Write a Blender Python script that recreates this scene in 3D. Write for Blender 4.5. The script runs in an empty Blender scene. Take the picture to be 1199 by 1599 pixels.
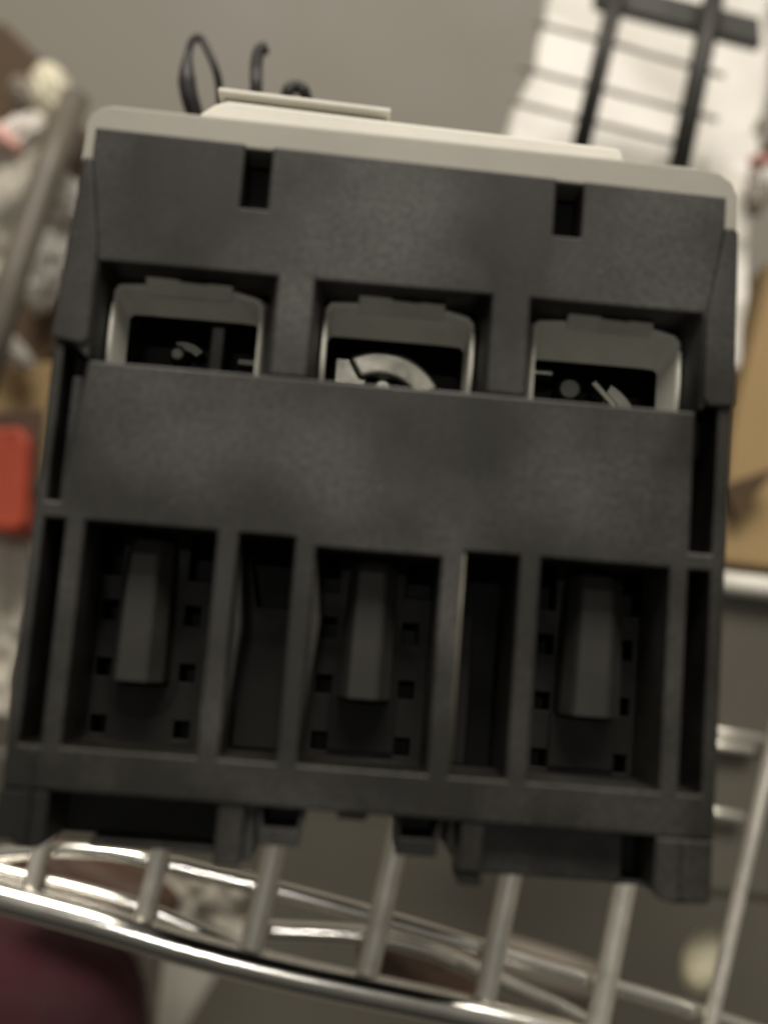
import bpy, bmesh, math, random
from mathutils import Vector, Matrix, noise
random.seed(7)
S = 0.001                                   # all numbers below are millimetres
sc = bpy.context.scene
col = sc.collection

# ------------------------------------------------------------------ camera
RT = Matrix(((0.99625018, -0.08228149, -0.02674562),
             (0.07865648, 0.99011266, -0.11614684),
             (0.03603791, 0.11360759, 0.99287189)))
CP = Vector((36.548, 26.075, 124.933))
FPX = 1700.0
cam = bpy.data.cameras.new('camera')
co = bpy.data.objects.new('camera', cam)
col.objects.link(co)
M4 = RT.to_4x4()
M4.translation = CP * S
co.matrix_world = M4
cam.sensor_fit = 'HORIZONTAL'
cam.sensor_width = 36.0
cam.lens = FPX / 1199.0 * 36.0
cam.clip_start = 0.005
cam.clip_end = 20.0
cam.dof.use_dof = True
cam.dof.focus_distance = 0.157
cam.dof.aperture_fstop = 11.0
sc.camera = co

# ------------------------------------------------------------------ light
sc.view_settings.view_transform = 'Standard'
sc.view_settings.look = 'None'
sc.view_settings.gamma = 1.0
sc.view_settings.exposure = 0.0
w = bpy.data.worlds.new('World')
sc.world = w
w.use_nodes = True
wn = w.node_tree
bg = wn.nodes['Background']
tc = wn.nodes.new('ShaderNodeTexCoord')
sp = wn.nodes.new('ShaderNodeSeparateXYZ')
mr = wn.nodes.new('ShaderNodeMapRange')
mr.inputs['From Min'].default_value = -0.9
mr.inputs['From Max'].default_value = 0.9
cr = wn.nodes.new('ShaderNodeMix')
cr.data_type = 'RGBA'
cr.inputs['A'].default_value = (0.03, 0.028, 0.024, 1)
cr.inputs['B'].default_value = (0.32, 0.30, 0.26, 1)
wn.links.new(tc.outputs['Generated'], sp.inputs[0])
wn.links.new(sp.outputs['Y'], mr.inputs['Value'])
wn.links.new(mr.outputs['Result'], cr.inputs['Factor'])
wn.links.new(cr.outputs['Result'], bg.inputs['Color'])
bg.inputs['Strength'].default_value = 1.0


def lamp(name, loc, aim, sx, sy, power, colr):
    l = bpy.data.lights.new(name, 'AREA')
    l.shape = 'RECTANGLE'
    l.size, l.size_y, l.energy, l.color = sx, sy, power, colr
    o = bpy.data.objects.new(name, l)
    col.objects.link(o)
    o.location = loc
    o.rotation_euler = (Vector(aim) - Vector(loc)).to_track_quat('-Z', 'Y').to_euler()
    return o


for k in range(3):                          # the three ceiling lamps mirrored in the chrome
    lamp('ceiling_lamp', (-0.12 + 0.07 * k, 0.30, 1.9), (0.03, 0.03, 0), 0.035, 0.035, 1.0, (1.0, 0.96, 0.9))
lamp('soft_area_lamp', (0.1, 1.9, 1.35), (0.03, 0.03, 0), 1.3, 0.8, 52.0, (1.0, 0.93, 0.82))  # added soft lamp, unseen, in place of light bounced off the ceiling


# ------------------------------------------------------------------ materials
def nodes_of(name):
    m = bpy.data.materials.new(name)
    m.use_nodes = True
    return m, m.node_tree.nodes, m.node_tree.links, m.node_tree.nodes['Principled BSDF']


def mat(name, c, rough=0.5, metal=0.0, var=0.12, scale=60.0, bump=0.0, bscale=2500.0, rvar=0.1, spec=0.5, alpha=1.0,
        trans=0.0, c2=None, sub=0.0):
    m, N, L, b = nodes_of(name)
    t = N.new('ShaderNodeTexCoord')
    n = N.new('ShaderNodeTexNoise')
    n.inputs['Scale'].default_value = scale
    n.inputs['Detail'].default_value = 6
    n.inputs['Roughness'].default_value = 0.6
    L.new(t.outputs['Object'], n.inputs['Vector'])
    mx = N.new('ShaderNodeMix')
    mx.data_type = 'RGBA'
    a = tuple(x * (1 - var) for x in c)
    z = tuple(min(1, x * (1 + var)) for x in (c2 or c))
    mx.inputs['A'].default_value = (*a, 1)
    mx.inputs['B'].default_value = (*z, 1)
    r = N.new('ShaderNodeMapRange')
    r.inputs['From Min'].default_value = 0.3
    r.inputs['From Max'].default_value = 0.7
    L.new(n.outputs['Fac'], r.inputs['Value'])
    L.new(r.outputs['Result'], mx.inputs['Factor'])
    L.new(mx.outputs['Result'], b.inputs['Base Color'])
    r2 = N.new('ShaderNodeMapRange')
    r2.inputs['From Min'].default_value = 0.3
    r2.inputs['From Max'].default_value = 0.7
    r2.inputs['To Min'].default_value = max(0.02, rough - rvar)
    r2.inputs['To Max'].default_value = min(1, rough + rvar)
    L.new(n.outputs['Fac'], r2.inputs['Value'])
    L.new(r2.outputs['Result'], b.inputs['Roughness'])
    b.inputs['Metallic'].default_value = metal
    b.inputs['Specular IOR Level'].default_value = spec
    b.inputs['Transmission Weight'].default_value = trans
    b.inputs['Alpha'].default_value = alpha
    if sub:
        b.inputs['Subsurface Weight'].default_value = sub
        b.inputs['Subsurface Radius'].default_value = (0.004, 0.004, 0.003)
        b.inputs['Subsurface Scale'].default_value = 1.0
    if bump:
        n2 = N.new('ShaderNodeTexNoise')
        n2.inputs['Scale'].default_value = bscale
        n2.inputs['Detail'].default_value = 4
        L.new(t.outputs['Object'], n2.inputs['Vector'])
        bp = N.new('ShaderNodeBump')
        bp.inputs['Strength'].default_value = bump
        bp.inputs['Distance'].default_value = 0.0002
        L.new(n2.outputs['Fac'], bp.inputs['Height'])
        L.new(bp.outputs['Normal'], b.inputs['Normal'])
    return m


def black_plastic(name, c, rough):
    """satin moulded plastic: fine grain, cloudy haze, painted sheen spots and a few pale dust specks"""
    m, N, L, b = nodes_of(name)
    t = N.new('ShaderNodeTexCoord')
    n = N.new('ShaderNodeTexNoise')
    n.inputs['Scale'].default_value = 55
    n.inputs['Detail'].default_value = 5
    L.new(t.outputs['Object'], n.inputs['Vector'])
    r2 = N.new('ShaderNodeMapRange')
    r2.inputs['From Min'].default_value = 0.32
    r2.inputs['From Max'].default_value = 0.68
    r2.inputs['To Min'].default_value = rough - 0.07
    r2.inputs['To Max'].default_value = rough + 0.12
    L.new(n.outputs['Fac'], r2.inputs['Value'])
    L.new(r2.outputs['Result'], b.inputs['Roughness'])
    # vertical streaks of handling wear
    mp = N.new('ShaderNodeMapping')
    mp.inputs['Scale'].default_value = (1.0, 0.1, 1.0)
    L.new(t.outputs['Object'], mp.inputs['Vector'])
    ns = N.new('ShaderNodeTexNoise')
    ns.inputs['Scale'].default_value = 150
    ns.inputs['Detail'].default_value = 4
    L.new(mp.outputs['Vector'], ns.inputs['Vector'])
    mx = N.new('ShaderNodeMix')
    mx.data_type = 'RGBA'
    mx.inputs['A'].default_value = (*[x * 0.7 for x in c], 1)
    mx.inputs['B'].default_value = (*[x * 1.4 for x in c], 1)
    r3 = N.new('ShaderNodeMapRange')
    r3.inputs['From Min'].default_value = 0.35
    r3.inputs['From Max'].default_value = 0.7
    L.new(ns.outputs['Fac'], r3.inputs['Value'])
    L.new(r3.outputs['Result'], mx.inputs['Factor'])
    # random dust haze, plus soft sheen spots painted into the colour
    nf = N.new('ShaderNodeTexNoise')
    nf.inputs['Scale'].default_value = 48
    nf.inputs['Detail'].default_value = 3
    L.new(t.outputs['Object'], nf.inputs['Vector'])
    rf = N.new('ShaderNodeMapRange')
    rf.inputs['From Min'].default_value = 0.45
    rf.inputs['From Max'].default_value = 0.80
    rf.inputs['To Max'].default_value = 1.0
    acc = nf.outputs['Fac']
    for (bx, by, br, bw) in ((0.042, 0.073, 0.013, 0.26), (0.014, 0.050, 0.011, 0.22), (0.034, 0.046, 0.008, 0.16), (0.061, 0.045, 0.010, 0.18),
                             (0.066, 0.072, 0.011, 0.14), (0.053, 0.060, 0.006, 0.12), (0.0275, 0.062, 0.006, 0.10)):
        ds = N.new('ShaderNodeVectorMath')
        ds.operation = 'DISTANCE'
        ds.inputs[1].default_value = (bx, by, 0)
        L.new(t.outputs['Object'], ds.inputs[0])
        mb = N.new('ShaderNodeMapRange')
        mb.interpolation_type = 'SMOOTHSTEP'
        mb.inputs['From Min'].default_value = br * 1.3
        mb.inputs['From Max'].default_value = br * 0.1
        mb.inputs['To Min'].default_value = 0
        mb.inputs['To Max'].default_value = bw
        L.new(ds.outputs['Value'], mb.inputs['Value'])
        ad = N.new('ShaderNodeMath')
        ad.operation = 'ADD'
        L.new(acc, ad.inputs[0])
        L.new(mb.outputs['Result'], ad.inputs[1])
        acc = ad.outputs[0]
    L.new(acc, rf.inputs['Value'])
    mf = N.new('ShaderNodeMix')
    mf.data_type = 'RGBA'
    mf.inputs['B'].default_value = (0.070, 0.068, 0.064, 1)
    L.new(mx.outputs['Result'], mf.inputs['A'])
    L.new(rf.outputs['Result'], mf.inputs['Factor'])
    # dust
    v = N.new('ShaderNodeTexVoronoi')
    v.inputs['Scale'].default_value = 420
    L.new(t.outputs['Object'], v.inputs['Vector'])
    lt = N.new('ShaderNodeMath')
    lt.operation = 'LESS_THAN'
    lt.inputs[1].default_value = 0.055
    L.new(v.outputs['Distance'], lt.inputs[0])
    nm = N.new('ShaderNodeTexNoise')
    nm.inputs['Scale'].default_value = 90
    L.new(t.outputs['Object'], nm.inputs['Vector'])
    gt = N.new('ShaderNodeMath')
    gt.operation = 'GREATER_THAN'
    gt.inputs[1].default_value = 0.6
    L.new(nm.outputs['Fac'], gt.inputs[0])
    mu = N.new('ShaderNodeMath')
    mu.operation = 'MULTIPLY'
    L.new(lt.outputs[0], mu.inputs[0])
    L.new(gt.outputs[0], mu.inputs[1])
    mu2 = N.new('ShaderNodeMath')
    mu2.operation = 'MULTIPLY'
    mu2.inputs[1].default_value = 0.3
    L.new(mu.outputs[0], mu2.inputs[0])
    m2 = N.new('ShaderNodeMix')
    m2.data_type = 'RGBA'
    m2.inputs['B'].default_value = (0.4, 0.38, 0.33, 1)
    ng = N.new('ShaderNodeTexNoise')
    ng.inputs['Scale'].default_value = 1300
    ng.inputs['Detail'].default_value = 2
    L.new(t.outputs['Object'], ng.inputs['Vector'])
    rg = N.new('ShaderNodeMapRange')
    rg.inputs['From Min'].default_value = 0.3
    rg.inputs['From Max'].default_value = 0.7
    rg.inputs['To Min'].default_value = 0.65
    rg.inputs['To Max'].default_value = 1.35
    L.new(ng.outputs['Fac'], rg.inputs['Value'])
    vm = N.new('ShaderNodeVectorMath')
    vm.operation = 'SCALE'
    L.new(mf.outputs['Result'], vm.inputs[0])
    L.new(rg.outputs['Result'], vm.inputs['Scale'])
    L.new(vm.outputs['Vector'], m2.inputs['A'])
    L.new(mu2.outputs[0], m2.inputs['Factor'])
    L.new(m2.outputs['Result'], b.inputs['Base Color'])
    n2 = N.new('ShaderNodeTexNoise')
    n2.inputs['Scale'].default_value = 5000
    n2.inputs['Detail'].default_value = 3
    L.new(t.outputs['Object'], n2.inputs['Vector'])
    bp = N.new('ShaderNodeBump')
    bp.inputs['Strength'].default_value = 0.25
    bp.inputs['Distance'].default_value = 0.0001
    L.new(n2.outputs['Fac'], bp.inputs['Height'])
    L.new(bp.outputs['Normal'], b.inputs['Normal'])
    b.inputs['Specular IOR Level'].default_value = 0.42
    return m


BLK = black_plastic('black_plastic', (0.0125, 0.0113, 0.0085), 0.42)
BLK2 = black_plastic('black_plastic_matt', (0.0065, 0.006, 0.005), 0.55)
INNER = mat('shaded_interior_plastic', (0.004, 0.004, 0.0035), 0.7, spec=0.3)  # same black plastic, shade of the deep recesses put into the colour
PIT = mat('shaded_black_plastic', (0.009, 0.0085, 0.007), 0.65, spec=0.3, var=0.2, scale=200)  # black plastic darkened: shade inside the compartments painted in
POST = mat('charcoal_plastic', (0.026, 0.025, 0.022), 0.6, spec=0.35, var=0.15, scale=150, bump=0.1)
EDGE = mat('rib_highlight_plastic', (0.14, 0.13, 0.10), 0.35)  # pale colour painting the highlight along a rib
GLINT = mat('ivory_edge_glint', (0.8, 0.79, 0.70), 0.15)  # near-white colour painting the glint on the shroud edges
COVER = mat('pale_grey_plastic', (0.37, 0.352, 0.305), 0.45, var=0.07, bump=0.25, rvar=0.06)
COVER2 = mat('pale_grey_plastic_raised', (0.80, 0.775, 0.70), 0.45, var=0.06, bump=0.25, rvar=0.06)
SHROUD = mat('ivory_grey_plastic', (0.46, 0.45, 0.395), 0.4, var=0.10, scale=220, bump=0.3)
STEEL = mat('zinc_plated_steel', (0.36, 0.35, 0.30), 0.42, metal=1.0, var=0.08, scale=300)
STEELD = mat('dark_steel', (0.13, 0.127, 0.11), 0.5, metal=1.0, var=0.3, scale=700)  # darker copy of the steel colour for some terminal parts
CHROME = mat('chrome_wire', (0.82, 0.80, 0.75), 0.14, metal=1.0, var=0.06, scale=150, rvar=0.03)
WIREM = mat('dull_chrome_wire', (0.80, 0.77, 0.69), 0.42, metal=0.75, var=0.1, scale=200, rvar=0.08)
RACK = mat('black_coated_wire', (0.03, 0.028, 0.024), 0.5, var=0.15)
FLOOR = mat('floor_vinyl', (0.23, 0.212, 0.182), 0.6, var=0.06, scale=7, c2=(0.245, 0.225, 0.188), bump=0.3, bscale=400)
DKGREY = mat('dark_grey_dull', (0.10, 0.092, 0.072), 0.7, var=0.12, scale=9, bump=0.3)  # tray colour, also used as painted shade on the floor
CARD = mat('cardboard', (0.36, 0.25, 0.12), 0.8, var=0.08, scale=20, bump=0.3, bscale=700)
CARDD = mat('brown_cardboard', (0.10, 0.062, 0.032), 0.8, var=0.12, scale=20)
RED = mat('red_carton', (0.52, 0.075, 0.033), 0.5, var=0.1)
MAROON = mat('maroon_fabric', (0.045, 0.007, 0.011), 0.85, var=0.2, scale=40, bump=0.5, bscale=900)
CREAM2 = mat('cream_tissue', (0.85, 0.80, 0.62), 0.5, var=0.1)
CREAM = mat('cream_paper', (0.75, 0.69, 0.50), 0.6, var=0.08)
REDW = mat('red_white_print', (0.85, 0.80, 0.74), 0.5, var=0.05)
ROD = mat('brown_grey_rod', (0.15, 0.13, 0.105), 0.45, var=0.15)
TAUPE = mat('taupe_plastic', (0.27, 0.235, 0.195), 0.45, var=0.1)
BROWN = mat('red_brown_shadow', (0.10, 0.055, 0.036), 0.6, var=0.25, scale=60)
CABLE = mat('black_cable', (0.030, 0.027, 0.028), 0.5, var=0.1)
GREYP = mat('grey_film', (0.34, 0.31, 0.26), 0.35, var=0.1, scale=40)


def film(name, c, tr=0.4, rough=0.3):
    m, N, L, b = nodes_of(name)
    b.inputs['Base Color'].default_value = (*c, 1)
    b.inputs['Roughness'].default_value = rough
    t = N.new('ShaderNodeBsdfTranslucent')
    t.inputs['Color'].default_value = (*c, 1)
    mx = N.new('ShaderNodeMixShader')
    mx.inputs[0].default_value = tr
    out = N['Material Output']
    L.new(b.outputs[0], mx.inputs[1])
    L.new(t.outputs[0], mx.inputs[2])
    L.new(mx.outputs[0], out.inputs['Surface'])
    return m


BAG = film('white_plastic_film', (0.90, 0.87, 0.81), 0.25)
BAGG = film('grey_white_film', (0.62, 0.58, 0.50), 0.25, 0.35)
CLEAR = mat('clear_tray_plastic', (0.55, 0.52, 0.45), 0.12, var=0.05, alpha=0.45)


# ------------------------------------------------------------------ helpers
def tag(o, label=None, cat=None, group=None, kind=None):
    if label: o['label'] = label
    if cat: o['category'] = cat
    if group: o['group'] = group
    if kind: o['kind'] = kind
    return o


def link(name, me, m, parent=None, loc=None):
    o = bpy.data.objects.new(name, me)
    col.objects.link(o)
    if m and not me.materials:
        me.materials.append(m)
    if parent: o.parent = parent
    if loc: o.location = Vector(loc) * S
    return o


def empty(name, loc=(0, 0, 0)):
    o = bpy.data.objects.new(name, None)
    o.empty_display_size = 0.01
    col.objects.link(o)
    o.location = Vector(loc) * S
    return o


def finish(name, bm, m, parent=None, bev=0.0, smooth=False, seg=2, loc=None):
    bmesh.ops.recalc_face_normals(bm, faces=bm.faces)
    for v in bm.verts: v.co *= S
    me = bpy.data.meshes.new(name)
    bm.to_mesh(me)
    bm.free()
    if smooth:
        for p in me.polygons: p.use_smooth = True
    o = link(name, me, m, parent, loc)
    if bev:
        b = o.modifiers.new('bevel', 'BEVEL')
        b.width = bev * S
        b.segments = seg
        b.limit_method = 'ANGLE'
        b.angle_limit = math.radians(40)
        b.harden_normals = False
    return o


def box_into(bm, x0, x1, y0, y1, z0, z1, taper=None):
    vs = [bm.verts.new(p) for p in ((x0, y0, z0), (x1, y0, z0), (x1, y1, z0), (x0, y1, z0),
                                    (x0, y0, z1), (x1, y0, z1), (x1, y1, z1), (x0, y1, z1))]
    for f in ((0, 3, 2, 1), (4, 5, 6, 7), (0, 1, 5, 4), (1, 2, 6, 5), (2, 3, 7, 6), (3, 0, 4, 7)):
        bm.faces.new([vs[i] for i in f])
    return vs


def box(name, m, parent, x0, x1, y0, y1, z0, z1, bev=0.25, seg=2):
    bm = bmesh.new()
    box_into(bm, x0, x1, y0, y1, z0, z1)
    return finish(name, bm, m, parent, bev, seg=seg)


def prism(name, pts, z0, z1, m, parent=None, bev=0.25, seg=2):
    bm = bmesh.new()
    a = [bm.verts.new((x, y, z1)) for x, y in pts]
    b = [bm.verts.new((x, y, z0)) for x, y in pts]
    bm.faces.new(a)
    bm.faces.new(b[::-1])
    n = len(pts)
    for i in range(n):
        bm.faces.new((a[i], b[i], b[(i + 1) % n], a[(i + 1) % n]))
    return finish(name, bm, m, parent, bev, seg=seg)


def lattice(name, xs, ys, open_, z0, z1, m, parent, bev=0.25, move=None):
    """plate between z0 (back) and z1 (front) made of grid cells, open_(i, j) leaves a cell out"""
    bm = bmesh.new()
    V = {}

    def v(i, j, k):
        if (i, j, k) not in V:
            p = [xs[i], ys[j], (z0, z1)[k]]
            if move: p = move(p, k)
            V[(i, j, k)] = bm.verts.new(p)
        return V[(i, j, k)]
    nx, ny = len(xs) - 1, len(ys) - 1
    solid = lambda i, j: 0 <= i < nx and 0 <= j < ny and not open_(i, j)
    for i in range(nx):
        for j in range(ny):
            if not solid(i, j): continue
            bm.faces.new((v(i, j, 1), v(i + 1, j, 1), v(i + 1, j + 1, 1), v(i, j + 1, 1)))
            bm.faces.new((v(i, j + 1, 0), v(i + 1, j + 1, 0), v(i + 1, j, 0), v(i, j, 0)))
            for di, dj, a, b in ((-1, 0, (i, j), (i, j + 1)), (1, 0, (i + 1, j), (i + 1, j + 1)),
                                 (0, -1, (i, j), (i + 1, j)), (0, 1, (i, j + 1), (i + 1, j + 1))):
                if not solid(i + di, j + dj):
                    bm.faces.new((v(*a, 0), v(*b, 0), v(*b, 1), v(*a, 1)))
    return finish(name, bm, m, parent, bev)


def tube_pts(name, pts, r, m, parent=None, seg=12, radii=None, flat=1.0, closed_caps=True):
    pts = [Vector(p) for p in pts]
    bm = bmesh.new()
    rings = []
    n = len(pts)
    up = Vector((0, 0, 1))
    for i, p in enumerate(pts):
        d = (pts[min(i + 1, n - 1)] - pts[max(i - 1, 0)]).normalized()
        if abs(d.dot(up)) > 0.95: a = Vector((1, 0, 0))
        else: a = up
        s = d.cross(a).normalized()
        t = s.cross(d).normalized()
        rr = radii[i] if radii else r
        rings.append([bm.verts.new(p + s * math.cos(2 * math.pi * k / seg) * rr + t * math.sin(2 * math.pi * k / seg) * rr * flat)
                      for k in range(seg)])
    for i in range(n - 1):
        for k in range(seg):
            bm.faces.new((rings[i][k], rings[i][(k + 1) % seg], rings[i + 1][(k + 1) % seg], rings[i + 1][k]))
    bm.faces.new(rings[0][::-1])
    bm.faces.new(rings[-1])
    return finish(name, bm, m, parent, smooth=True)


def spline(ctrl, n=8):
    P = [Vector(c) for c in ctrl]
    P = [2 * P[0] - P[1]] + P + [2 * P[-1] - P[-2]]
    out = []
    for i in range(1, len(P) - 2):
        for k in range(n):
            t = k / n
            a, b, c, d = P[i - 1], P[i], P[i + 1], P[i + 2]
            out.append(0.5 * ((2 * b) + (-a + c) * t + (2 * a - 5 * b + 4 * c - d) * t * t + (-a + 3 * b - 3 * c + d) * t ** 3))
    out.append(P[-2])
    return out


def at(px, py, z):
    """point at height z (mm) that stands at this place of the photograph"""
    d = RT @ Vector(((px - 599.5) / FPX, -(py - 799.5) / FPX, -1.0))
    return CP + d * ((z - CP.z) / d.z)


# ------------------------------------------------------------------ the contactor
con = empty('contactor', (40, 40, -86))
OFF = Vector((40, 40, -86)) * S


class _Shift:                                # parts are written in face coordinates, parent sits at the base
    pass


def C(o):
    o.location = o.location - OFF
    return o


# lower housing: ribs, rail and centre panel
xs = [0, 1.3, 3.7, 6, 21, 23.6, 30, 32.5, 47, 49.6, 56, 58.5, 73.5, 75.7, 78.3, 80]
ys = [6.5, 11.4, 36.9, 38.9, 57.4]
holes = {1, 3, 5, 7, 9, 11, 13}


def opn(i, j):
    if j == 1: return i in holes
    if j == 3: return i in (1, 13)
    return False


def mv(p, k):
    x, y, z = p
    if abs(y - 57.4) < .01 and 3.6 < x < 75.8: y = 55.6 if k else 55.0
    if abs(y - 36.9) < .01 and 32 < x < 48: y = 36.0
    if abs(x - 3.7) < .01 and y > 38: x = 2.7 if y < 50 else 4.2
    return [x, y, z]


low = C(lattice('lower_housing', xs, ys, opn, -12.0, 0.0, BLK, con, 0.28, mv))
# ledge inside the left groove
C(box('groove_ledge', BLK2, con, 2.3, 3.5, 39.2, 53.8, -6.0, -1.3, 0.2))

# compartment backs with their square holes and posts
for c, x0, x1 in ((12.3, 3.8, 23.4), (39.6, 30.2, 49.4), (67.0, 56.2, 75.6)):
    hx = [x0, c - 6.1, c - 4.2, c + 4.2, c + 6.1, x1]
    hy = [8.0, 11.9, 14.1, 18.9, 21.1, 25.9, 28.3, 31.5, 38.0]
    if x0 > 50: hx[4] = c + 5.8
    plate = C(lattice('compartment_back', hx, hy, lambda i, j: (i in (1, 3) and j in (1, 3, 5)) or (j == 7 and i in (0, 1, 3, 4)),
                      -15.0, -12.3, PIT, con, 0.15))
    # post: a half-round column standing proud of the back plate, tapering to the top
    bm = bmesh.new()
    rings = []
    hw0 = 3.15 if x0 < 50 else 3.6
    for (y, k1, zf) in ((18.9, 1.03, -5.4), (24.0, 1.0, -5.4), (31.0, 0.96, -5.5), (34.0, 0.91, -6.0), (35.8, 0.85, -7.6), (36.7, 0.80, -10.5)):
        hw, cc = hw0 * k1, c - 0.15 + (y - 19) * 0.004
        prof = ((-1.0, -12.5), (-0.97, zf - 2.6), (-0.72, zf - .5), (-0.6, zf), (0.35, zf), (0.5, zf - .15), (0.97, zf - 2.2), (1.0, -12.5))
        rings.append([bm.verts.new((cc + a_ * hw, y, min(z_, zf) if z_ > -12.4 else -12.5)) for a_, z_ in prof])
    for a, b in zip(rings, rings[1:]):
        for k in range(7):
            bm.faces.new((a[k], a[k + 1], b[k + 1], b[k]))
        bm.faces.new((a[0], b[0], b[-1], a[-1]))
    bm.faces.new(rings[0])
    bm.faces.new(rings[-1][::-1])
    po = C(finish('post', bm, POST, con, 0.7, smooth=False, seg=4))
    # thin dark plate under the post, rounded only at the left
    pts = [(c - 4.6, 19.0)] + [(c - 0.15 + 4.45 * math.cos(math.pi + math.pi * k / 10), 18.6 + 4.6 * math.sin(math.pi + math.pi * k / 10)) for k in range(11)] + [(c + 4.3, 19.0)]
    if x0 < 20: C(prism('post_dark_plate', pts, -12.25, -12.1, INNER, con, 0))
    else: C(box('post_dark_plate', INNER if x0 < 50 else PIT, con, c - 4.1, c + 4.0, 12.2, 18.9, -12.25, -11.6, 0.1))

# narrow slots between the ribs: a stepped web behind each
C(prism('slot_web', [(23.7, 11.5), (29.9, 11.5), (29.9, 29.0), (28.4, 29.0), (25.4, 29.0), (23.7, 36.5)], -16, -12.3, PIT, con, 0.2))
C(prism('slot_web', [(49.7, 11.5), (52.6, 11.5), (52.6, 30.0), (49.7, 30.0)], -14.0, -12.0, PIT, con, 0.2))
C(prism('slot_web', [(49.7, 30.0), (51.6, 30.0), (51.6, 36.6), (49.7, 36.6)], -14.0, -12.5, INNER, con, 0.1))
# gusset widening the rib beside the middle compartment
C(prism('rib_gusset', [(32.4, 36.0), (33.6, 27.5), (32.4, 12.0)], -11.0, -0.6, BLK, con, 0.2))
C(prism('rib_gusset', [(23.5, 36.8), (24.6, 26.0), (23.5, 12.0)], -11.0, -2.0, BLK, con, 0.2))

for ex in (49.55,):
    C(tube_pts('rib_highlight', [(ex, 11.6, -0.12), (ex, 24, -0.1), (ex, 36.6, -0.12)], 0.17, EDGE, con, 8))  # thin pale tube painting the highlight on this rib
# side grooves get a dark floor
for x0, x1 in ((0.6, 4.4), (75.2, 79.4)):
    C(box('groove_floor', INNER, con, x0, x1, 8, 57, -14.5, -12.3, 0))

# upper housing with terminal openings and the two top slots
xs2 = [2.0, 4.2, 20.0, 23.2, 25.3, 29.6, 50.7, 55.3, 57.5, 60.8, 76.1, 78.2]
ys2 = [55.7, 67.6, 75.6, 84.4]


def opn2(i, j):
    if j == 0: return i in (1, 2, 3, 5, 7, 8, 9)
    if j == 2: return i in (2, 8)
    return False


def mv2(p, k):
    x, y, z = p
    if y > 84:                               # the upper edge runs up a little to the right
        y = 83.95 - 0.021 * (x - 2)
    if y < 56: y = 57.5 if x < 3 or x > 77 else 55.7
    if k == 0:
        if abs(y - 67.6) < .01: y = 66.9
        t = {4.2: 5.0, 25.3: 23.9, 29.6: 30.8, 50.7: 49.5, 55.3: 56.4, 76.1: 74.9}
        for a, b in t.items():
            if abs(x - a) < .01 and y < 70: x = b
    return [x, y, z]


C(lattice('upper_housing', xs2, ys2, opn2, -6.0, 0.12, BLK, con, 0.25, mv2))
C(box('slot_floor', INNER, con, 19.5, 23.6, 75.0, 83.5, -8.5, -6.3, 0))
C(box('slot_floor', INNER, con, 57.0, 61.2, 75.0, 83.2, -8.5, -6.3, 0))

# side flanges
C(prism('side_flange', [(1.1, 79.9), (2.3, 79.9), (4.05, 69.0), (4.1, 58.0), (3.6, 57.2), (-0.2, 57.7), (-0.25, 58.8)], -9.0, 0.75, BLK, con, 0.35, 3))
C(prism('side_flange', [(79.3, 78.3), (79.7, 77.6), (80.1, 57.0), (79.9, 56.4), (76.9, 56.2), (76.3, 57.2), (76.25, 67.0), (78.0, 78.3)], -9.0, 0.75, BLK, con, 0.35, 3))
# curved cheek under each flange
C(prism('flange_cheek', [(1.4, 57.0), (4.6, 57.0), (4.4, 54.6), (3.0, 51.2), (1.9, 50.4), (1.5, 51.0)], -11.5, -4.5, INNER, con, 0.2))
C(prism('flange_cheek', [(75.9, 56.0), (78.2, 56.0), (78.2, 51.0), (76.6, 50.6)], -11.5, -5.5, INNER, con, 0.2))

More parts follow.
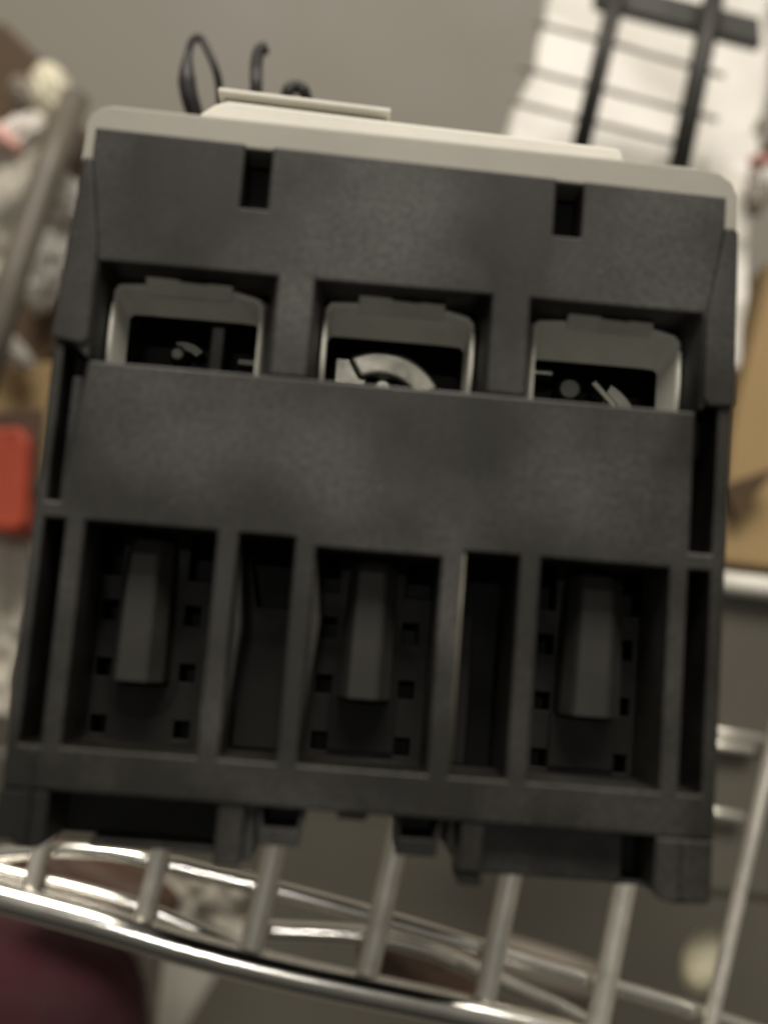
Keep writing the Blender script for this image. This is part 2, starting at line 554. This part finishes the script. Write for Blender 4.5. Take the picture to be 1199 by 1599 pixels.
# terminals
for ti, c in enumerate((14.9, 39.9, 64.9)):
    cf = (14.35, 40.15, 65.7)[ti]
    bm = bmesh.new()
    # shroud: shoulders and side walls funnel in to the opening
    F = [(cf - 9.15, 55.4), (cf - 9.15, 65.7), (cf - 8.6, 66.5), (cf - 5.2, 66.8), (cf + 5.4, 66.8), (cf + 8.4, 66.1), (cf + 9.15, 65.2), (cf + 9.15, 55.4)]
    G = [(cf - 8.75, 55.4), (cf - 8.75, 65.4), (cf - 8.3, 66.0), (cf - 5.2, 66.2), (cf + 5.4, 66.2), (cf + 8.1, 65.6), (cf + 8.7, 64.8), (cf + 8.7, 55.4)]
    ht = (63.5, 62.9, 62.2)[ti]
    hw_ = (8.0, 8.5, 7.9)[ti]
    H = [(c - hw_, 55.4), (c - hw_, ht - .5), (c - hw_ + .5, ht - .05), (c - 5.2, ht), (c + 5.4, ht), (c + hw_ - .5, ht - .1), (c + hw_, ht - .6), (c + hw_, 55.4)]
    O = [(c - 9.6, 55.4), (c - 9.6, 66.0), (c - 8.8, 67.0), (c - 5.2, 67.2), (c + 5.4, 67.2), (c + 8.8, 66.8), (c + 9.6, 66.0), (c + 9.6, 55.4)]
    L4 = [[bm.verts.new((x, y, z)) for x, y in ring] for ring, z in ((F, -4.6), (G, -4.3), (H, -7.4), (O, -9.0))]
    order = [0, 1, 2, 3, 0]
    for a, b in zip(order, order[1:]):
        for k in range(7):
            bm.faces.new((L4[a][k], L4[a][k + 1], L4[b][k + 1], L4[b][k]))
    bm.faces.new([L4[q][0] for q in (3, 2, 1, 0)])
    bm.faces.new([L4[q][7] for q in (0, 1, 2, 3)])
    sh = C(finish('terminal_shroud', bm, SHROUD, con, 0.18))
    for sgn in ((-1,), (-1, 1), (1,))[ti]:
        be = tube_pts('edge_glint', [(cf + sgn * 9.0, 56.0, -4.5), (cf + sgn * 9.05, 60.0, -4.45), (cf + sgn * 9.0, 64.0, -4.5)], 0.24, GLINT, sh, 10)  # bright tube added as the glint down the shroud edge
    # tab leaning forward over the shroud, with its little stepped edge
    bm = bmesh.new()
    t0 = cf - 5.2
    prof = [(0, 67.15), (3.8, 67.1), (4.3, 66.85), (7.2, 66.75), (7.7, 66.9), (10.5, 66.85)]
    R4 = [[bm.verts.new((t0 + u, y, z)) for u, _ in prof] for y, z in ((65.4, -5.0), (66.6, -5.4))]
    fr = [bm.verts.new((t0 + u, y, -3.0)) for u, y in prof]
    bk = [bm.verts.new((t0 + u, y + .05, -4.0)) for u, y in prof]
    rows = [R4[0], fr, bk, R4[1], R4[0]]
    for a, b in zip(rows, rows[1:]):
        for k in range(5):
            bm.faces.new((a[k], a[k + 1], b[k + 1], b[k]))
    bm.faces.new([q_[0] for q_ in rows[3::-1]])
    bm.faces.new([q_[-1] for q_ in rows[:4]])
    tb = finish('shroud_tab', bm, SHROUD, sh, 0.12)
    C(box('terminal_well', INNER, con, c - 10.0, c + 10.0, 55.0, 67.0, -20.0, -17.5, 0))
    # metalwork
    if ti == 0:
        C(box('divider', BLK, con, 16.6, 18.5, 55.4, 64.0, -14.0, -9.4, 0.4, 3))
        arcs = [((12.6, 59.0, -15.6), 3.4, 40, 110)]
    elif ti == 1:
        arcs = [((38.6, 54.3, -13.0), 8.3, 28, 122)]
    else:
        arcs = [((65.6, 55.2, -14.6), 6.6, 18, 66)]
    for (ax, ay, az), r, a0, a1 in arcs:
        n = 12
        R0, R1 = r * 0.64, r * 1.06
        an = [math.radians(a0 + (a1 - a0) * k / n) for k in range(n + 1)]
        pts = [(ax + R1 * math.cos(a), ay + R1 * math.sin(a)) for a in an] + [(ax + R0 * math.cos(a), ay + R0 * math.sin(a)) for a in an[::-1]]
        C(prism('clamp_plate', pts, az - 0.4, az + 1.4, STEEL if ti else STEELD, con, 0.75, 4))
    # screw: head with a cross slot
    sxp, syp, srr = ((12.0, 60.6, 1.3), (38.8, 58.4, 1.6), (63.2, 60.4, 1.9))[ti]
    bm = bmesh.new()
    bmesh.ops.create_cone(bm, cap_ends=True, segments=28, radius1=srr, radius2=srr * 0.8, depth=3.0,
                          matrix=Matrix.Translation((sxp, syp, -14.6)))
    C(finish('terminal_screw', bm, (STEELD, STEEL, STEELD)[ti], con, 0.45, seg=3))
    # conductor bar
    if ti == 1:
        C(box('contact_bar', STEEL, con, 32.4, 36.6, 58.3, 61.8, -13.6, -12.7, 0.25))
        C(box('contact_bar', STEEL, con, 36.2, 41.0, 61.6, 62.6, -15.6, -12.9, 0.25))
    if ti == 2:
        C(box('contact_bar', STEEL, con, 57.3, 60.5, 61.4, 62.2, -14.4, -11.2, 0.2))
        o = C(box('contact_bar', STEEL, con, -2.3, 2.3, -0.45, 0.45, -13.4, -12.4, 0.2))
        o.rotation_euler = (0, 0, math.radians(-45))
        o.location = o.location + Vector((67.6, 59.8, 0)) * S
    if ti == 0:
        C(box('contact_bar', STEELD, con, 19.8, 22.6, 59.6, 60.6, -14.5, -12.8, 0.2))

# housing body behind the terminals and compartments
C(box('rear_body', BLK2, con, 1.2, 78.8, 8.0, 55.0, -86, -20.0, 0.6))
C(box('rear_body', BLK2, con, 2.2, 78.0, 55.2, 83.4, -86, -22.0, 0.6))
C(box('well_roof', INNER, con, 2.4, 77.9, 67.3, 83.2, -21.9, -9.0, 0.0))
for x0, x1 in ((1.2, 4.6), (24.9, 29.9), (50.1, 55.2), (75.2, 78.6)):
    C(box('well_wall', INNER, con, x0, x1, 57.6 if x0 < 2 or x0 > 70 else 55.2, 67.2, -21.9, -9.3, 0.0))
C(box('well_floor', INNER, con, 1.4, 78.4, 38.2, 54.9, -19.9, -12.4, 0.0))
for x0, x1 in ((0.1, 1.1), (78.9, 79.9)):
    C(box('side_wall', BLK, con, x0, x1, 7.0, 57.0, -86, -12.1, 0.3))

C(box('bay_shade_slab', INNER, con, 1.6, 78.4, 8.2, 38.0, -19.9, -18.2, 0.0))  # dark slab added to deepen the shade behind the slots
# bottom pieces below the rail
C(box('recess_back', INNER, con, 4.2, 24.6, 0.6, 6.4, -11.5, -9.0, 0.3))
C(box('recess_lip', BLK2, con, 9.5, 24.0, 0.35, 1.1, -9.0, -3.5, 0.2))
C(prism('foot', [(-0.5, 0.9), (1.6, 0.9), (2.0, 0.3), (4.4, 0.1), (5.3, 0.5), (5.3, 6.45), (-0.3, 6.45)], -12.0, -0.3, BLK2, con, 0.35))
C(box('rail_rib', BLK, con, 2.6, 3.4, 0.5, 11.0, -0.3, 0.35, 0.2))
C(box('hook', BLK, con, 24.0, 27.0, -0.25, 6.45, -12.0, -0.5, 0.25))
C(box('hook_rib', BLK2, con, 27.05, 28.3, 0.2, 6.45, -11.0, -1.6, 0.2))
C(box('recess_back', BLK2, con, 54.0, 70.6, 0.35, 6.4, -9.5, -3.6, 0.3))
C(box('recess_back', INNER, con, 70.7, 74.0, 0.6, 6.4, -11.5, -9.0, 0.2))
C(box('recess_lip', BLK2, con, 69.6, 73.6, 0.2, 0.7, -9.0, -4.0, 0.15))
C(prism('foot', [(73.4, 0.2), (74.4, -0.5), (76.0, -0.8), (79.7, -0.6), (80.0, -0.1), (80.0, 6.45), (73.4, 6.45)], -12.0, -0.1, BLK, con, 0.35))
C(box('rail_rib', BLK, con, 76.3, 77.2, -0.3, 6.2, -0.1, 0.4, 0.2))
C(box('hook', BLK, con, 51.3, 54.0, 0.9, 6.45, -12.0, -0.4, 0.25))
C(box('hook_toe', BLK2, con, 51.5, 54.2, -0.6, 0.85, -8.0, -0.9, 0.3))
C(box('hook_rib', BLK2, con, 49.9, 50.9, 3.1, 6.45, -11.0, -1.4, 0.2))
C(box('nub', BLK2, con, 37.4, 40.7, 5.7, 6.45, -4.0, -0.8, 0.15))
for x0, x1, yb in ((28.4, 34.0, 2.2), (43.9, 49.4, 2.2)):
    # open-fronted rail clip: two cheeks, a floor and a back, mouth dark
    cl = C(prism('rail_clip', [(x0, 6.45), (x0 + 0.35, yb), (x1 - 0.6, yb), (x1, 6.45), (x1 - 0.55, 6.45), (x1 - 1.05, yb + 1.9), (x0 + 0.75, yb + 1.9), (x0 + 0.5, 6.45)],
                -9.0, -0.9, BLK2, con, 0.15))
    q = box('clip_mouth', INNER, cl, x0 + 0.4, x1 - 0.5, yb + 1.6, 6.4, -9.3, -8.4, 0)

# pale grey front cover that wraps over the top
cov = C(prism('front_cover', [(0.3, 80.1), (0.5, 84.9), (1.0, 86.2), (2.0, 87.1), (3.4, 87.5), (40, 86.95), (75.0, 86.4), (77.6, 86.0), (79.3, 84.9), (80.1, 83.2), (80.1, 78.5),
                               (78.35, 78.5), (78.25, 82.2), (77.9, 82.5), (40, 83.2), (3.0, 83.8), (2.2, 83.7), (2.0, 83.3), (1.9, 80.1)], -60.0, -1.2, COVER, con, 0.35, 3))
C(prism('cover_panel', [(12.3, 87.2), (13.2, 89.6), (14.9, 91.0), (16.5, 91.6), (37.0, 90.9), (66.2, 90.1), (66.8, 88.6), (66.6, 86.5)], -55.0, -5.6, COVER2, con, 0.35, 3))
C(prism('label_holder', [(14.9, 92.9), (15.2, 93.4), (36.9, 92.7), (36.9, 92.1), (15.6, 92.8)], -50.0, -5.8, COVER2, con, 0.12))
C(prism('holder_stem', [(15.4, 91.5), (15.7, 92.75), (36.4, 92.1), (36.6, 90.85)], -48.0, -7.5, COVER, con, 0.12))

tag(con, 'black three pole contactor with pale grey front cover lying on chrome wires', 'contactor')

# ------------------------------------------------------------------ cables behind the contactor
ZC = -74
cp = [at(345, 190, ZC - 8), at(340, 120, ZC), at(318, 66, ZC), at(308, 58, ZC), at(298, 68, ZC), at(292, 100, ZC), at(293, 135, ZC), at(303, 175, ZC - 2), at(330, 260, ZC - 10)]
sp_ = spline(cp, 8)
rad = [0.75 if i < 36 else min(1.7, 0.75 + (i - 36) * 0.1) for i in range(len(sp_))]
tag(tube_pts('cable', sp_, 0.8, CABLE, radii=rad), 'black cable bent into a tall loop behind the grey cover', 'cable')
sp_ = spline([at(398, 240, ZC - 10), at(400, 150, ZC), at(400, 110, ZC), at(402, 88, ZC), at(407, 77, ZC), at(417, 73, ZC)], 8)
tag(tube_pts('cable', sp_, 1.2, CABLE), 'short black cable end hooked over, right of the looped cable', 'cable')
sp_ = spline([at(445, 220, ZC - 10), at(448, 150, ZC), at(455, 137, ZC), at(465, 136, ZC), at(476, 146, ZC), at(485, 200, ZC - 10)], 8)
tag(tube_pts('cable', sp_, 1.2, CABLE), 'low hump of black cable barely showing above the label holder', 'cable')

# ------------------------------------------------------------------ chrome wire basket under it
ZW = -88.2
bas = empty('wire_basket', (40, 0, ZW))
BOFF = Vector((40, 0, ZW)) * S


def B(o):
    o.location = o.location - BOFF
    return o


U = (at(395, 1480, ZW) - at(430, 1330, ZW)).normalized()      # down the picture, along the wires
Tn = Vector((-U.y, U.x, 0)).normalized()
rim = [at(x, y, ZW + 1) for x, y in ((-120, 1372), (0, 1400), (150, 1440), (300, 1484), (450, 1522), (700, 1575), (900, 1622), (1150, 1700))]
RIMP = spline(rim, 24)
for px, py, r, n1, n2 in ((412, 1400, 2.15, 62, 20), (592, 1440, 2.15, 62, 20), (776, 1470, 2.15, 62, 20), (955, 1490, 2.15, 62, 24),
                          (52, 1372, 1.6, 40, 10), (236, 1390, 1.9, 55, 12)):
    p = at(px, py, ZW)
    n2 = min((k_ * 0.25 for k_ in range(200)), key=lambda q_: min(((p + U * q_) - w_).to_2d().length for w_ in RIMP)) + 1.0
    B(tube_pts('wire', spline([p - U * n1, p - U * n1 * .4, p, p + U * n2 * .6, p + U * n2], 5), r, WIREM, bas, 16))
B(tube_pts('wire', spline([at(1238, 1020, ZW), at(1197, 1205, ZW), at(1150, 1415, ZW), at(1100, 1640, ZW)], 6), 1.5, WIREM, bas, 16))
B(tube_pts('rim', spline(rim, 8), 3.2, CHROME, bas, 28))
B(tube_pts('cross_wire', spline([at(x, y, ZW - 3.5) for x, y in ((-60, 1345), (130, 1390), (240, 1424), (400, 1490), (560, 1534), (800, 1592), (900, 1625))], 6), 1.3, CHROME, bas, 16))
B(tube_pts('cross_wire', spline([at(x, y, ZW - 4) for x, y in ((-40, 1340), (60, 1328), (130, 1328), (200, 1336), (330, 1366), (460, 1398), (600, 1436), (750, 1480), (900, 1525), (1060, 1572), (1260, 1640))], 8), 1.75, CHROME, bas, 20))
B(tube_pts('cross_wire', spline([at(x, y, ZW - 16) for x, y in ((380, 1452), (450, 1454), (570, 1462), (660, 1480), (740, 1512), (820, 1550), (900, 1588), (960, 1630))], 8), 1.9, CHROME, bas, 20))
B(tube_pts('cross_wire', [at(-60, 1180, ZW - 4), at(600, 1200, ZW - 4), at(1080, 1160, ZW - 4)], 1.9, CHROME, bas, 16))
tag(bas, 'chrome wire basket with a thick front rim, slanting under the contactor', 'basket')

# ------------------------------------------------------------------ floor
bm = bmesh.new()
box_into(bm, -3000, 3000, -3000, 3000, -470, -460)
tag(finish('floor', bm, FLOOR), kind='structure')


# ------------------------------------------------------------------ crumpled things
def sheet(name, quad, z0, z1, m, amp=6, freq=0.03, n=44, parent=None, seed=0, thick=0.5, edge=0.06, ridge=True):
    """crumpled film between four picture corners (tl, tr, br, bl); z0 top edge height, z1 bottom"""
    bm = bmesh.new()
    tl, tr, br, bl = [at(q[0], q[1], (z0 if k < 2 else z1)) for k, q in enumerate(quad)]
    g = []
    for j in range(n + 1):
        row = []
        v = j / n
        for i in range(n + 1):
            u = i / n
            uu = u + edge * (noise.noise(Vector((v * 5, seed * 3.1, u > .5))) if u in (0, 1) else 0)
            p = tl.lerp(tr, uu).lerp(bl.lerp(br, uu), v)
            q = p * freq + Vector((seed * 7.3, seed * 1.7, 0))
            h = noise.noise(q)
            if ridge:
                h = (1 - abs(noise.noise(q * 1.3)) * 2.4) * 0.6 + (1 - abs(noise.noise(q * 3.1)) * 2.4) * 0.3 + noise.noise(q * 7) * 0.12
            row.append(bm.verts.new(p + Vector((noise.noise(q * 2 + Vector((9, 0, 0))) * amp * .4, noise.noise(q * 2 + Vector((0, 9, 0))) * amp * .4, h * amp))))
        g.append(row)
    for j in range(n):
        for i in range(n):
            bm.faces.new((g[j][i], g[j + 1][i], g[j + 1][i + 1], g[j][i + 1]))
    o = finish(name, bm, m, parent, smooth=True)
    s = o.modifiers.new('thickness', 'SOLIDIFY')
    s.thickness = thick * S
    return o


def lump(name, px, py, z, rx, ry, rz, m, parent=None, rot=0, seed=0, amp=0.18, freq=1.6, p4=0.0):
    """crumpled or pressed solid; radii in mm"""
    bm = bmesh.new()
    bmesh.ops.create_icosphere(bm, subdivisions=5, radius=1)
    for v in bm.verts:
        c = v.co.copy()
        if p4:
            k = (abs(c.x) ** p4 + abs(c.y) ** p4 + abs(c.z) ** p4) ** (-1 / p4)
            c = c * k
        q = v.co * freq + Vector((seed * 5.1, seed * 2.3, 1))
        h = 1 + amp * ((1 - abs(noise.noise(q)) * 2.5) * .6 + (1 - abs(noise.noise(q * 2.4)) * 2.5) * .35 + noise.noise(q * 6) * .15)
        v.co = Vector((c.x * rx, c.y * ry, c.z * rz)) * h
    bmesh.ops.rotate(bm, verts=bm.verts, matrix=Matrix.Rotation(math.radians(rot), 3, 'Z'))
    p = at(px, py, z)
    o = finish(name, bm, m, parent, smooth=True)
    o.location = p * S
    return o


def slab(name, pts, ztop, depth, m, parent=None, bev=1.0, tilt=None):
    """solid with this outline on its top face, standing down by depth"""
    P = [at(x, y, ztop if tilt is None else tilt[k]) for k, (x, y) in enumerate(pts)]
    bm = bmesh.new()
    a = [bm.verts.new(p) for p in P]
    b = [bm.verts.new(p - Vector((0, 0, depth))) for p in P]
    bm.faces.new(a)
    bm.faces.new(b[::-1])
    n = len(P)
    for i in range(n):
        bm.faces.new((a[i], b[i], b[(i + 1) % n], a[(i + 1) % n]))
    return finish(name, bm, m, parent, bev)


# upper right: white bag seen under a black rack
bagW = sheet('plastic_bag', [(868, -40), (1212, -10), (1172, 330), (790, 262)], -200, -185, BAG, amp=1.2, freq=0.014, seed=3, n=70)
tag(bagW, 'bright white plastic bag lying flat under the black rack bars', 'bag')
tag(sheet('plastic_bag', [(1100, 225), (1180, 215), (1150, 580), (1085, 560)], -186, -165, BAG, amp=3, freq=0.018, seed=9, n=60),
    'translucent white bag hanging in folds beside the right edge of the contactor', 'bag')
ZR = -150
rack = empty('wire_rack', tuple(at(1000, 100, ZR)))
ROFF = at(1000, 100, ZR) * S
for a, b, r, m in (((975, -60), (905, 235), 2.5, RACK), ((1128, -70), (1052, 300), 2.9, RACK)):
    o = tube_pts('bar', [at(*a, ZR), at((a[0] + b[0]) / 2, (a[1] + b[1]) / 2, ZR), at(*b, ZR)], r, m, rack, 14)
    o.location = -ROFF
P_ = [at(930, -38, ZR - 6), at(1187, 26, ZR - 6), at(1190, 70, ZR - 6), at(930, 4, ZR - 6)]
bm = bmesh.new()
a = [bm.verts.new(p) for p in P_]
b = [bm.verts.new(p - Vector((0, 0, 4))) for p in P_]
bm.faces.new(a); bm.faces.new(b[::-1])
for i in range(4): bm.faces.new((a[i], b[i], b[(i + 1) % 4], a[(i + 1) % 4]))
o = finish('crossbar', bm, RACK, rack, 0.6)
o.location = -ROFF
for k, (a, b) in enumerate((((835, 35), (960, 68)), ((960, 68), (1130, 118)), ((810, 104), (930, 136)), ((930, 136), (1120, 186)), ((800, 158), (1062, 224)))):
    o = tube_pts('thin_wire', [at(a[0], a[1], ZR - 9), at(b[0], b[1], ZR - 9)], 0.75, GREYP, rack, 8)
    o.location = -ROFF
tag(rack, 'black wire rack with two long bars over the white bag', 'rack')

# right edge
tag(lump('packet', 1194, 282, -172, 4.5, 6, 5, REDW, seed=4, amp=.25), 'small white packet with a pink patch at the upper right edge', 'packet')
pk = bpy.data.objects['packet']
q = lump('pink_patch', 1190, 252, -168, 3.5, 1.6, 2.5, mat('pink_print', (0.75, 0.35, 0.32), 0.5), None, seed=5)
q.parent = pk
q.location = q.location - pk.location
tag(lump('stub', 1178, 318, -166, 2.2, 3.5, 3, TAUPE, seed=8), 'small dark taupe stub below the pink and white packet', 'stub')
tag(lump('lid', 1199, 212, -185, 3.5, 6, 4, TAUPE, seed=11, p4=5, amp=.05), 'taupe plastic lid above the pink and white packet', 'lid')
cb = slab('cardboard_box', [(1205, 405), (1330, 300), (1330, 905), (1120, 880), (1140, 700), (1150, 635)], -170, 280, CARD, bev=1.5)
cb['label'] = 'tan cardboard box standing along the right edge'
cb['category'] = 'box'
fl = slab('flap', [(1128, 758), (1215, 728), (1160, 800), (1150, 812)], -164, 4, CARDD, None, 0.5, tilt=(-165, -160, -165, -165))
fl.parent = cb
tr = slab('tray', [(1105, 905), (1290, 925), (1270, 1420), (1085, 1400)], -150, 60, DKGREY, None, 2.5)
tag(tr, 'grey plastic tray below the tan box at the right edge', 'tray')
for (x0, y0, x1, y1, r) in ((1100, 906, 1280, 928, 2.8), (1080, 1136, 1196, 1156, 1.0), (1080, 1158, 1176, 1172, 1.2), (1080, 1262, 1160, 1278, 1.2)):  # highlights on the tray, modelled as short pale tubes
    o = tube_pts('ridge', [at(x0, y0, -147), at((x0 + x1) / 2, (y0 + y1) / 2, -146.5), at(x1, y1, -147)], r, WIREM if r < 2.5 else COVER2, None, 12)
    o.parent = tr
tag(lump('paper_roll', 1098, 1500, -170, 5, 8.5, 5, CREAM, rot=-15, seed=13, amp=.08), 'small cream paper roll under the wires at lower right', 'roll')

# left edge
tag(slab('cardboard_box', [(-90, 60), (2, 30), (60, 85), (106, 150), (118, 215), (60, 205), (-90, 180)], -215, 200, CARDD, bev=1.5), 'dark brown cardboard box in the upper left corner', 'box')
tag(lump('packet', 42, 150, -208, 6, 4, 4, TAUPE, seed=21, rot=-50, amp=.3, freq=2.5), 'crumpled taupe packet beside the cream lump at upper left', 'packet')
tag(lump('paper_roll', 80, 145, -190, 5, 8, 5, CREAM2, seed=2, rot=18, amp=.3, freq=2.6), 'cream crumpled paper roll near the upper left corner', 'roll')
pr = lump('packet', 22, 218, -190, 10, 4.5, 5, REDW, seed=6, rot=40, amp=.35, freq=2.6)
tag(pr, 'white packet with a red stripe at the left edge', 'packet')
q = lump('red_stripe', 2, 212, -183, 7, 2.2, 2.4, mat('red_print', (0.78, 0.42, 0.36), 0.5), None, seed=5, rot=-35)
q.parent = pr
q.location = q.location - pr.location
tag(sheet('plastic_bag', [(-90, 210), (135, 215), (90, 470), (-110, 420)], -215, -205, BAGG, amp=7, freq=0.035, seed=12, n=60), 'dull grey plastic bag spread behind the slanting post on the left', 'bag')
tag(lump('plastic_bag', 100, 312, -178, 6, 7, 5, BAG, seed=14, amp=.35, rot=15, freq=2.8), 'small white bag knot beside the left flange of the contactor', 'bag')
tag(slab('strap', [(128, 195), (142, 205), (122, 285), (96, 280)], -175, 3, BROWN, bev=0.8), 'reddish brown strap between the slanting post and the contactor', 'strap')
ps = at(60, 330, -160)
tag(tube_pts('post', [at(118, 150, -165), at(72, 280, -160), at(25, 420, -155), at(-40, 640, -150)], 4.0, ROD, None, 14), 'taupe rod slanting across the left edge', 'rod')
tag(lump('plastic_bag', 82, 405, -184, 5.5, 13, 6, BAG, seed=17, rot=-8, amp=.38, freq=3.0), 'crumpled off white bag left of the contactor flange', 'bag')
tag(slab('cardboard_box', [(-60, 470), (48, 395), (92, 470), (95, 545), (40, 600), (-60, 570)], -192, 210, CARDD, bev=1.5), 'dark brown carton half hidden behind the crumpled off white bag', 'box')
tag(lump('plastic_bag', 8, 535, -176, 9, 2.6, 4, BAG, seed=19, rot=-38, amp=.38, freq=3), 'twisted white bag lying above the tan carton on the left', 'bag')
tag(slab('cardboard_box', [(-60, 572), (110, 562), (90, 700), (60, 770), (-60, 780)], -184, 190, CARD, bev=1.5), 'tan carton above the red carton at the left edge', 'box')
tag(slab('strap', [(-60, 645), (66, 636), (60, 770), (42, 780), (34, 675), (-60, 668)], -180, 3, BROWN, bev=.8), 'dark brown strap across the tan carton above the red carton', 'strap')
tag(slab('red_carton', [(-60, 668), (34, 664), (44, 690), (36, 820), (20, 832), (-60, 818)], -174, 60, RED, bev=2), 'bright red carton at the left edge of the picture', 'carton')
tag(sheet('plastic_bag', [(-80, 805), (62, 800), (20, 1120), (-80, 1100)], -205, -200, BAGG, amp=5, freq=0.05, seed=22, n=50), 'off white bag under the bright red carton', 'bag')

# below
mt = slab('floor_shade', [(-200, 1000), (1500, 1000), (1500, 1800), (-200, 1800)], -452, 7.5, DKGREY, bev=1.0)  # dark slab added as shade over the lower floor
tag(mt, 'dark slab standing in for shade on the floor under the chrome wires', 'shade')
tag(lump('seat_cushion', -10, 1650, -190, 40, 34, 22, MAROON, seed=23, p4=3, amp=.05), 'dark maroon cushion below the chrome rim at lower left', 'cushion')
tag(tube_pts('chair_leg', [at(222, 1420, -200), at(232, 1500, -200), at(222, 1600, -200), at(210, 1700, -200)], 4.2, TAUPE, None, 16), 'taupe tube beside the maroon cushion', 'tube')
tag(lump('leather_case', 150, 1392, -170, 20, 8, 8, BROWN, seed=24, rot=-18, p4=4, amp=.1), 'red brown leather case under the wires at lower left', 'case')
tag(sheet('plastic_bag', [(215, 1340), (400, 1370), (385, 1500), (180, 1440)], -190, -190, BAGG, amp=7, freq=0.06, seed=25, n=50), 'crumpled beige bag under the wires beside the leather case', 'bag')
tag(slab('paper_sheet', [(250, 1480), (345, 1510), (262, 1650), (215, 1650)], -240, 1.2, COVER, bev=.2), 'pale grey paper sheet right of the taupe tube', 'paper')
tag(lump('shadow_lump', 655, 1512, -150, 15, 6.5, 6, BROWN, seed=27, rot=-20, amp=.12), 'dark oval lump standing in for shadow under the curved chrome wire', 'shadow')  # shadow between the wires, modelled as a dark lump
tag(tube_pts('cardboard_tube', [at(760, 1490, -175), at(860, 1520, -175), at(925, 1542, -175)], 6.0, TAUPE, None, 18), 'taupe cardboard tube lying under the wires at lower right', 'tube')
